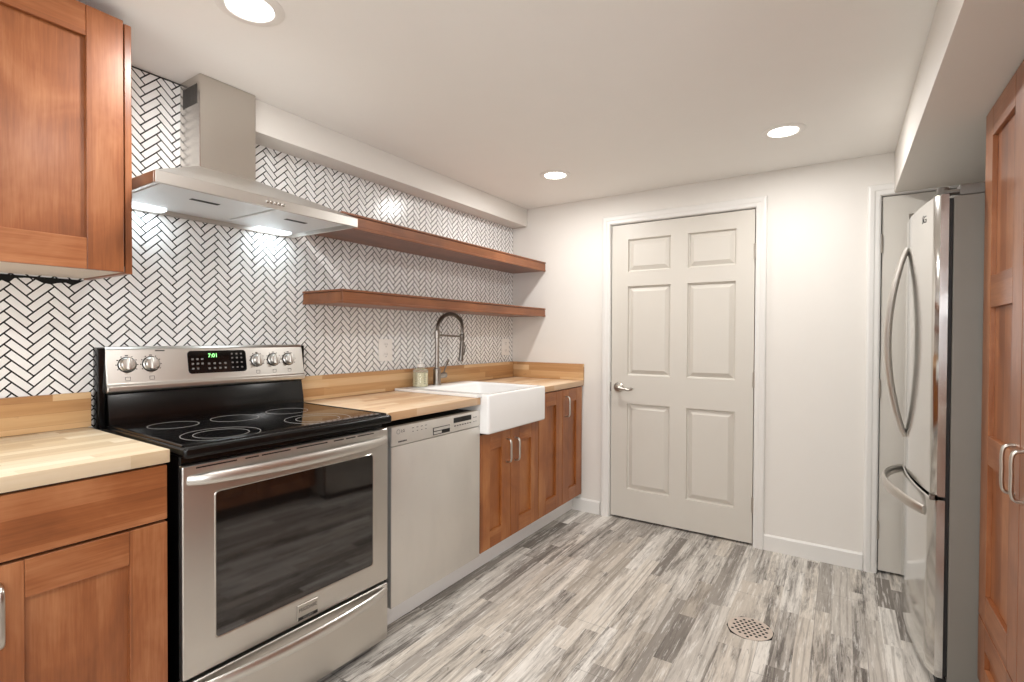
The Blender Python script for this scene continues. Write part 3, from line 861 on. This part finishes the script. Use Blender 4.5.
# ================================================================ APRON SINK
SX0, SX1, SY0, SY1, SZ0, SZ1 = .030, .640, -1.189, -.619, .724, .921
mb = MB(); bm = bmesh.new()
def rr3(x0, x1, y0, y1, r, z, n=5):
    out = []
    for cx_, cy_, a0 in ((x1 - r, y0 + r, -90), (x1 - r, y1 - r, 0), (x0 + r, y1 - r, 90), (x0 + r, y0 + r, 180)):
        for q in range(n + 1):
            a = math.radians(a0 + 90 * q / n); out.append((cx_ + r * math.cos(a), cy_ + r * math.sin(a), z))
    return out
rings = [rr3(SX0 + .006, SX1 - .006, SY0 + .006, SY1 - .006, .012, SZ0), rr3(SX0 + .001, SX1 - .001, SY0 + .001, SY1 - .001, .014, SZ0 + .004), rr3(SX0, SX1, SY0, SY1, .014, SZ0 + .012),
         rr3(SX0, SX1, SY0, SY1, .014, SZ1 - .010), rr3(SX0 + .002, SX1 - .002, SY0 + .002, SY1 - .002, .013, SZ1 - .003), rr3(SX0 + .008, SX1 - .008, SY0 + .008, SY1 - .008, .012, SZ1),
         rr3(.170, SX1 - .026, SY0 + .030, SY1 - .030, .022, SZ1), rr3(.174, SX1 - .030, SY0 + .034, SY1 - .034, .024, SZ1 - .004), rr3(.177, SX1 - .033, SY0 + .037, SY1 - .037, .026, SZ1 - .015),
         rr3(.182, SX1 - .038, SY0 + .042, SY1 - .042, .03, SZ0 + .045), rr3(.200, SX1 - .056, SY0 + .06, SY1 - .06, .03, SZ0 + .026), rr3(.26, SX1 - .12, SY0 + .12, SY1 - .12, .03, SZ0 + .022)]
vr = [[bm.verts.new(p_) for p_ in r_] for r_ in rings]
n = len(vr[0])
for i in range(len(vr) - 1):
    for j in range(n): bm.faces.new((vr[i][j], vr[i][(j + 1) % n], vr[i + 1][(j + 1) % n], vr[i + 1][j]))
bm.faces.new(vr[0][::-1]); bm.faces.new(vr[-1])
bmesh.ops.recalc_face_normals(bm, faces=bm.faces)
mb._merge(bm, 0)
mb.box(SX0, .598, -1.228, SY0 + .010, .9066, SZ1, .004, 2)
t = thing('sink', 'white porcelain apron-front farmhouse sink set into the worktop', 'sink', (.33, -.92, SZ0))
mb.build('basin', 'porcelain', t, sharp=50)
MB().lathe([(0, 0), (.036, 0), (.042, .003), (.044, .001), (.044, -.002)], (.40, -.92, SZ0 + .0235), 2, 28).build('drain', 'chrome', t)

# ================================================================ FAUCET
fx, fy, fz = .098, -.956, SZ1
t = thing('faucet', 'tall brushed nickel spring-neck faucet standing behind the sink', 'faucet', (fx, fy, fz))
MB().lathe([(0, 0), (.027, 0), (.027, .006), (.0225, .009), (.0225, .095), (.018, .100), (0, .100)], (fx, fy, fz), 2, 24).build('base', 'brushed_grey', t)
MB().lathe([(0, .098), (.0125, .098), (.0125, .272), (.0165, .274), (.0165, .318), (.012, .322), (0, .322)], (fx, fy, fz), 2, 20).build('neck', 'brushed_grey', t)
# the arch runs along the wall: spring around a hose
ax = fx + .004
arch = catmull([(fx, fy, 1.235), (ax, fy + .004, 1.275), (ax, fy + .035, 1.316), (ax + .003, fy + .09, 1.339), (ax + .006, fy + .15, 1.336), (ax + .008, fy + .20, 1.308), (ax + .009, fy + .217, 1.27), (ax + .009, fy + .217, 1.235)], 10)
sp = MB(); sp.tube(arch, .0075, 10)
# coil
L = [0.]
for a, b in zip(arch, arch[1:]): L.append(L[-1] + (b - a).length)
coil = []; turns = 46; NS = turns * 9
for i in range(NS + 1):
    s_ = L[-1] * i / NS
    j = max(q for q in range(len(L)) if L[q] <= s_ + 1e-9); j = min(j, len(arch) - 2)
    f_ = (s_ - L[j]) / max(1e-9, L[j + 1] - L[j]); p = arch[j].lerp(arch[j + 1], f_)
    d = (arch[j + 1] - arch[j]).normalized(); a_ = d.cross(Vector((1, 0, 0))).normalized(); b_ = d.cross(a_)
    th = 2 * PI * turns * i / NS
    coil.append(p + a_ * (.0098 * math.cos(th)) + b_ * (.0098 * math.sin(th)))
sp.tube(coil, .0022, 5)
sp.build('spring_hose', 'dark_nickel', t)
ex, ey = ax + .009, fy + .217
MB().tube([(fx, fy, 1.214), (ex, ey, 1.205)], .0055, 10).build('support_arm', 'dark_nickel', t)
MB().lathe([(0, 0), (.012, 0), (.015, .006), (.015, .036), (.011, .04), (.0105, .06), (0, .06)], (ex, ey, 1.180), 2, 18).build('dock_ring', 'dark_nickel', t)
mb = MB(); mb.tube([(ex, ey, 1.182), (ex, ey - .003, 1.15), (ex, ey - .008, 1.10), (ex, ey - .013, 1.06), (ex, ey - .014, 1.052)], [.010, .014, .0135, .0165, .015], 16)
mb.tube([(ex + .004, ey + .012, 1.17), (ex + .006, ey + .024, 1.14), (ex + .004, ey + .012, 1.09)], .004, 8)
mb.build('spray_head', 'dark_nickel', t)
mb = MB(); mb.tube([(fx, fy + .015, fz + .052), (fx + .002, fy + .062, fz + .055)], [.015, .0165], 16); mb.tube([(fx + .002, fy + .062, fz + .055), (fx + .002, fy + .072, fz + .055)], [.0175, .0165], 16)
mb.tube(catmull([(fx + .002, fy + .055, fz + .065), (fx + .006, fy + .070, fz + .10), (fx + .008, fy + .098, fz + .145)], 5), [.0045] * 10 + [.0055], 8)
mb.build('lever', 'brushed_grey', t)

# ================================================================ SOAP BOTTLE
bx_, by_ = .088, -1.085
t = thing('soap_bottle', 'clear pump bottle of pale yellow soap on the sink beside the faucet', 'soap bottle', (bx_, by_, SZ1))
mb = MB(); prof = [(0, .002), (.040, .002), (.043, .006), (.043, .086), (.040, .095), (.024, .104), (.017, .108), (.017, .116), (0, .116)]
mb.lathe(prof, (bx_, by_, SZ1), 2, 28)
for zi in range(6):
    a0 = -.9
    for q, (da, w) in enumerate(((-.62, .010), (.55, .010))):
        a = a0 + da + .55
        ang = math.atan2(-2.0, 2.0) + da
        cx_, cy_ = bx_ + .0433 * math.cos(ang), by_ + .0433 * math.sin(ang)
        rot = Matrix.Rotation(ang, 3, 'Z')
        mb.box(cx_ - .0003, cx_ + .0003, cy_ - .006, cy_ + .006, SZ1 + .018 + zi * .011, SZ1 + .0205 + zi * .011, rot=rot, mi=1)
mb.build('bottle', ['bottle', 'ink'], t)
MB().lathe([(0, .004), (.039, .004), (.0405, .008), (.0405, .080), (0, .080)], (bx_, by_, SZ1), 2, 28).build('soap', 'soap', t)
mb = MB(); mb.lathe([(0, .112), (.019, .112), (.019, .128), (.012, .131), (.0055, .133), (.0055, .165), (.012, .167), (.012, .176), (0, .178)], (bx_, by_, SZ1), 2, 18)
mb.tube([(bx_, by_, SZ1 + .171), (bx_ + .02, by_ - .008, SZ1 + .171), (bx_ + .036, by_ - .014, SZ1 + .166)], [.006, .0055, .004], 8)
mb.build('pump', 'plastic', t)
# ================================================================ SHELVES
def shelf(label, z0, z1):
    mb = MB(); y0, y1, d = -1.778, -.002, .289
    mb.box(.006, d - .012, y0 + .010, y1, z0 + .003, z1 - .006, .001, 1)             # core
    mb.box(.006, d, y0, y1, z1 - .009, z1, .0015, 1)                                 # overhanging top lip
    mb.box(d - .016, d - .004, y0 + .004, y1, z0 + .002, z1 - .011, .001, 1)         # front board
    mb.box(.006, d - .006, y0 + .004, y0 + .016, z0 + .002, z1 - .011, .001, 1)      # end board
    mb.box(d - .014, d, y0, y1, z0, z0 + .012, .002, 1); mb.box(.006, d - .006, y0, y0 + .012, z0, z0 + .012, .002, 1)
    o = mb.build('floating_shelf', 'shelf'); recenter(o, (.006, (y0 + y1) / 2, z0))
    return tag(o, label, 'shelf', 'red-brown floating shelves')
shelf('upper of the two red-brown floating shelves, starting behind the range hood', 1.677, 1.743)
shelf('lower of the two red-brown floating shelves, above the faucet', 1.350, 1.411)

# ================================================================ RANGE HOOD
HX, HY0, HY1, HZ0, HZ1 = .448, -2.546, -1.829, 1.645, 1.680
t = thing('range_hood', 'stainless steel chimney range hood with lit underside above the stove', 'range hood', (.0, -2.19, HZ0))
# band: hollow rim open below
mb = MB(); w = .012
mb.box(HX - w, HX, HY0, HY1, HZ0, HZ1, .001, 1); mb.box(.006, .006 + w, HY0, HY1, HZ0, HZ1, .001, 1)
mb.box(.006 + w, HX - w, HY0, HY0 + w, HZ0, HZ1, .001, 1); mb.box(.006 + w, HX - w, HY1 - w, HY1, HZ0, HZ1, .001, 1)
# pyramid up to the chimney
C0, C1, CX = -2.288, -2.082, .153
b_ = [(.006, HY0, HZ1), (HX, HY0, HZ1), (HX, HY1, HZ1), (.006, HY1, HZ1)]
zt = 1.812
b2 = [(.006, C0 - .006, zt), (CX + .006, C0 - .006, zt), (CX + .006, C1 + .006, zt), (.006, C1 + .006, zt)]
mb.faces(b_ + b2, [(0, 1, 5, 4), (1, 2, 6, 5), (2, 3, 7, 6), (3, 0, 4, 7), (4, 5, 6, 7), (3, 2, 1, 0)])
can = mb.build('canopy', 'steel', t)
ch = MB().box(.006, CX, C0, C1, zt - .004, CEIL - .001, .0015, 1).build('chimney', 'steel_v', t)
mb = MB()
for i in range(11): 
    x = .030 + i * .0098
    mb.box(x, x + .0040, C0 - .0016, C0 + .001, 2.045, 2.115)
mb.build('vent_grille', 'grille', ch)
# underside: two filter panels with latch slots, frame, and lamps at the wall side
zf = 1.657
mb = MB(); mb.box(.018, HX - .012, HY0 + .012, HY1 - .012, zf + .004, zf + .012)
mb.build('underside_frame', 'filter', t)
for a, b in ((HY0 + .03, -2.163), (-2.147, HY1 - .03)):
    f_ = MB().box(.085, HX - .045, a, b, zf - .002, zf + .004, .002, 1).build('filter', 'filter', t)
    MB().box(.285, .305, (a + b) / 2 - .045, (a + b) / 2 + .045, zf - .0032, zf - .0018, .0004, 1).build('latch', 'black_matte', f_)
for y_ in (-2.43, -1.945):
    MB().box(.026, .072, y_ - .07, y_ + .07, zf - .010, zf + .004, .003, 2).build('hood_lamp', 'hoodlens', t)
    l = bpy.data.lights.new('lamp', 'AREA'); l.shape = 'RECTANGLE'; l.size = .035; l.size_y = .11; l.energy = HOOD_W; l.color = (.80, .93, 1.)
    o = bpy.data.objects.new('lamp', l); COL.objects.link(o); o.parent = t; o.location = (.049, y_ + 2.19, zf - HZ0 - .012)
for i in range(5):
    y_ = -2.213 + i * .0145
    MB().lathe([(0, 0), (.0052, 0), (.0052, .006), (.004, .008), (0, .0085)], (HX, y_, 1.6625), 0, 14).build('button', 'chrome', t)
# row of bent-wire marks along the slope, seen as loops on the steel
# ================================================================ OUTLETS
def outlet(label, y, z):
    t = thing('wall_outlet', label, 'outlet', (.005, y, z), group='white wall outlets')
    pl = MB().box(.0045, .0105, y - .048, y + .048, z - .060, z + .060, .003, 2).build('cover_plate', 'plastic', t)
    for dz in (-.027, .027):
        mb = MB().lathe([(0, 0), (.0175, 0), (.0175, .002), (.016, .003), (0, .003)], (.0100, y, z + dz), 0, 24)
        for dy in (-.007, .007): mb.box(.0128, .0133, y + dy - .0013, y + dy + .0013, z + dz - .001, z + dz + .009, mi=1)
        mb.lathe([(0, 0), (.0028, 0), (.0028, .0003), (0, .0003)], (.0130, y, z + dz - .008), 0, 10, 1)
        mb.build('socket', ['plastic', 'ink'], t)
    return t
outlet('white double outlet on the tile above the soap bottle', -1.274, 1.131)
outlet('white double outlet on the tile in the far corner past the faucet', -.106, 1.130)

# ================================================================ REFRIGERATOR
FY0, FY1, FXE, BUL = -.955, -.118, 2.352, .040
FYC = (FY0 + FY1) / 2; FHW = (FY1 - FY0) / 2
def fxf(y): 
    s_ = (y - FYC) / FHW
    return FXE - BUL * (1 - s_ * s_)
t = thing('refrigerator', 'stainless steel refrigerator with bowed doors and bottom freezer, right of the narrow door', 'refrigerator', (2.70, FYC, 0))
mb = MB(); mb.box(2.398, 3.05, FY0 + .002, FY1 - .002, .03, 1.690, .004, 2)
mb.build('body', 'grey_side', t)
MB().box(2.386, 2.398, FY0 + .006, FY1 - .006, .05, 1.685, .002, 1).build('gasket', 'black_matte', t)
mb = MB(); mb.box(2.372, 2.46, FY0 + .02, FY1 - .02, .0, .035, .002, 1); 
mb.build('foot_grille', 'black_matte', t)
def bowed(name, y0, y1, z0, z1, r0, r1):
    """front skin follows the bow, outer corners rounded"""
    N = 26; mb = MB(); bm = mb.bm; prof = []
    for i in range(N + 1):
        y_ = y0 + (y1 - y0) * i / N; x_ = fxf(y_)
        for rr, e in ((r0, y_ - y0), (r1, y1 - y_)):
            if rr and e < rr: x_ += rr - math.sqrt(max(0, rr * rr - (rr - e) ** 2))
        prof.append((x_, y_))
    prof = [(2.386, y0)] + prof + [(2.386, y1)]
    lay = []
    for z, ins in ((z0, .004), (z0 + .004, 0), (z1 - .004, 0), (z1, .004)):
        lay.append([bm.verts.new((x_ + (ins if 0 < q < len(prof) - 1 else 0), y_, z)) for q, (x_, y_) in enumerate(prof)])
    n = len(prof)
    for a, b in zip(lay, lay[1:]):
        for q in range(n): bm.faces.new((a[q], a[(q + 1) % n], b[(q + 1) % n], b[q]))
    bm.faces.new(lay[0][::-1]); bm.faces.new(lay[-1])
    bmesh.ops.recalc_face_normals(bm, faces=bm.faces)
    return mb.build(name, 'steel_fridge', t, sharp=40)
dn = bowed('door', FY0, FYC - .002, .667, 1.699, .012, .003)
df = bowed('door', FYC + .002, FY1, .667, 1.699, .003, .012)
fd = bowed('freezer_drawer', FY0, FY1, .045, .655, .012, .012)
for par, ys, sg in ((dn, FYC - .020, -1), (df, FYC + .020, 1)):
    P = []; Rr = []
    for i in range(29):
        s_ = i / 28; b_ = math.sin(PI * s_) ** .8
        P.append((fxf(ys) - .002 - .062 * b_, ys + sg * .0 * b_, .803 + .777 * s_)); Rr.append(.0150 * (.75 + .35 * b_))
    MB().tube(P, Rr, 12, flat=((0, 1, 0), 1.3, .8)).build('handle', 'steel', par)
P = []; Rr = []
for i in range(33):
    s_ = i / 32; y_ = -.885 + .70 * s_; b_ = math.sin(PI * s_) ** .8
    P.append((fxf(y_) - .002 - .066 * b_, y_, .595 + .012 * b_)); Rr.append(.0128 * (.8 + .3 * b_))
MB().tube(P, Rr, 12, flat=((0, 0, 1), 1.7, .7)).build('handle', 'steel', fd)
for y_ in (FY0 + .024, FY1 - .024):
    mb = MB(); mb.box(2.372, 2.47, y_ - .022, y_ + .022, 1.7002, 1.712, .003, 2); mb.lathe([(0, 0), (.0175, 0), (.0175, .022), (.015, .025), (0, .025)], (2.372, y_, 1.7002), 2, 18)
    mb.build('hinge_cover', 'grey_plastic', t)
MB().box(2.412, 3.05, FY0 - .001, FY1 + .001, 1.6905, 1.726, .004, 2).build('top_cover', 'grey_plastic', t)
ly = FY0 + .13
text_mesh('logo_text', 'LG', .036, 'ink', dn, face_nx((fxf(ly) - .0016, ly, 1.640)) , .0006)
MB().box(2.345, 2.36, FY0 - .001, FY0 + .02, .652, .670, .002, 1).build('mullion_clip', 'dark_nickel', t)

# ================================================================ PANTRY CABINETS
PXF, PY1, PYM, PY0 = 2.472, -.970, -1.403, -1.836
def pantry(label, y0, ym, y1):
    t = thing('pantry_cabinet', label, 'cabinet', (2.79, (y0 + y1) / 2, 0), group='tall pantry cabinets')
    mb = MB(); mb.box(PXF + .021, 3.085, y0 + .001, y1 - .001, .09, RS_Z - .003, .001, 1); mb.box(PXF + .07, 3.085, y0 + .001, y1 - .001, 0, .09, 0, 1, 1)
    mb.build('body', ['wood_v', 'black_matte'], t)
    for a, b, hy in ((y0 + .002, ym - .0015, ym - .046), (ym + .0015, y1 - .002, ym + .043)):
        d = shaker(PXF, -1, a, b, .308, RS_Z - .008, .092, .092)
        d.box(PXF, PXF + .018, a + .0926, b - .0926, .815, .905, .0012, 1, 1)
        d.box(PXF, PXF + .018, a + .0926, b - .0926, 1.306, 1.404, .0012, 1, 1)
        d = d.build('door', WOOD, t)
        bar_handle(PXF, -1, hy, .800, .928, .006, .025, d)
        shaker(PXF, -1, a, b, .095, .303, .092, .075).build('lower_door', WOOD, t)
    return t
pantry('tall red-brown pantry cabinet next to the refrigerator at the right edge', PY0, PYM, PY1)
pantry('tall red-brown pantry cabinet nearer the camera, beyond the right edge', PY0 - .875, PYM - .875, PY0 - .005)

# ================================================================ FLOOR DRAIN
cx_, cy_ = 1.780, -.912
t = thing('floor_drain', 'round perforated metal floor drain cover in the plank floor', 'floor drain', (cx_, cy_, 0))
pts = []
for i, q in enumerate((.089, .092, .086, .094, .085, .090, .096, .088, .086, .093)):
    a = 2 * PI * i / 10 + .2; pts.append((cx_ + q * math.cos(a), cy_ + q * math.sin(a)))
MB().prism(pts, 2, .0002, .0010).build('cut_edge', 'hole', t)
MB().lathe([(0, .0012), (.085, .0012), (.0845, .0028), (.081, .0034), (0, .0034)], (cx_, cy_, 0), 2, 48).build('cover_plate', 'drain', t)
mb = MB()
sp_ = .0205
for i in range(-5, 6):
    for j in range(-5, 6):
        x = (i + (.5 if j % 2 else 0)) * sp_; y = j * sp_ * .87
        if math.hypot(x, y) < .072: mb.lathe([(0, .0030), (.0060, .0030), (.0060, .0037), (0, .0037)], (cx_ + x, cy_ + y, 0), 2, 10)
mb.build('holes', 'hole', t)

for o in list(bpy.data.objects):
    if '_o' in o.keys(): del o['_o']
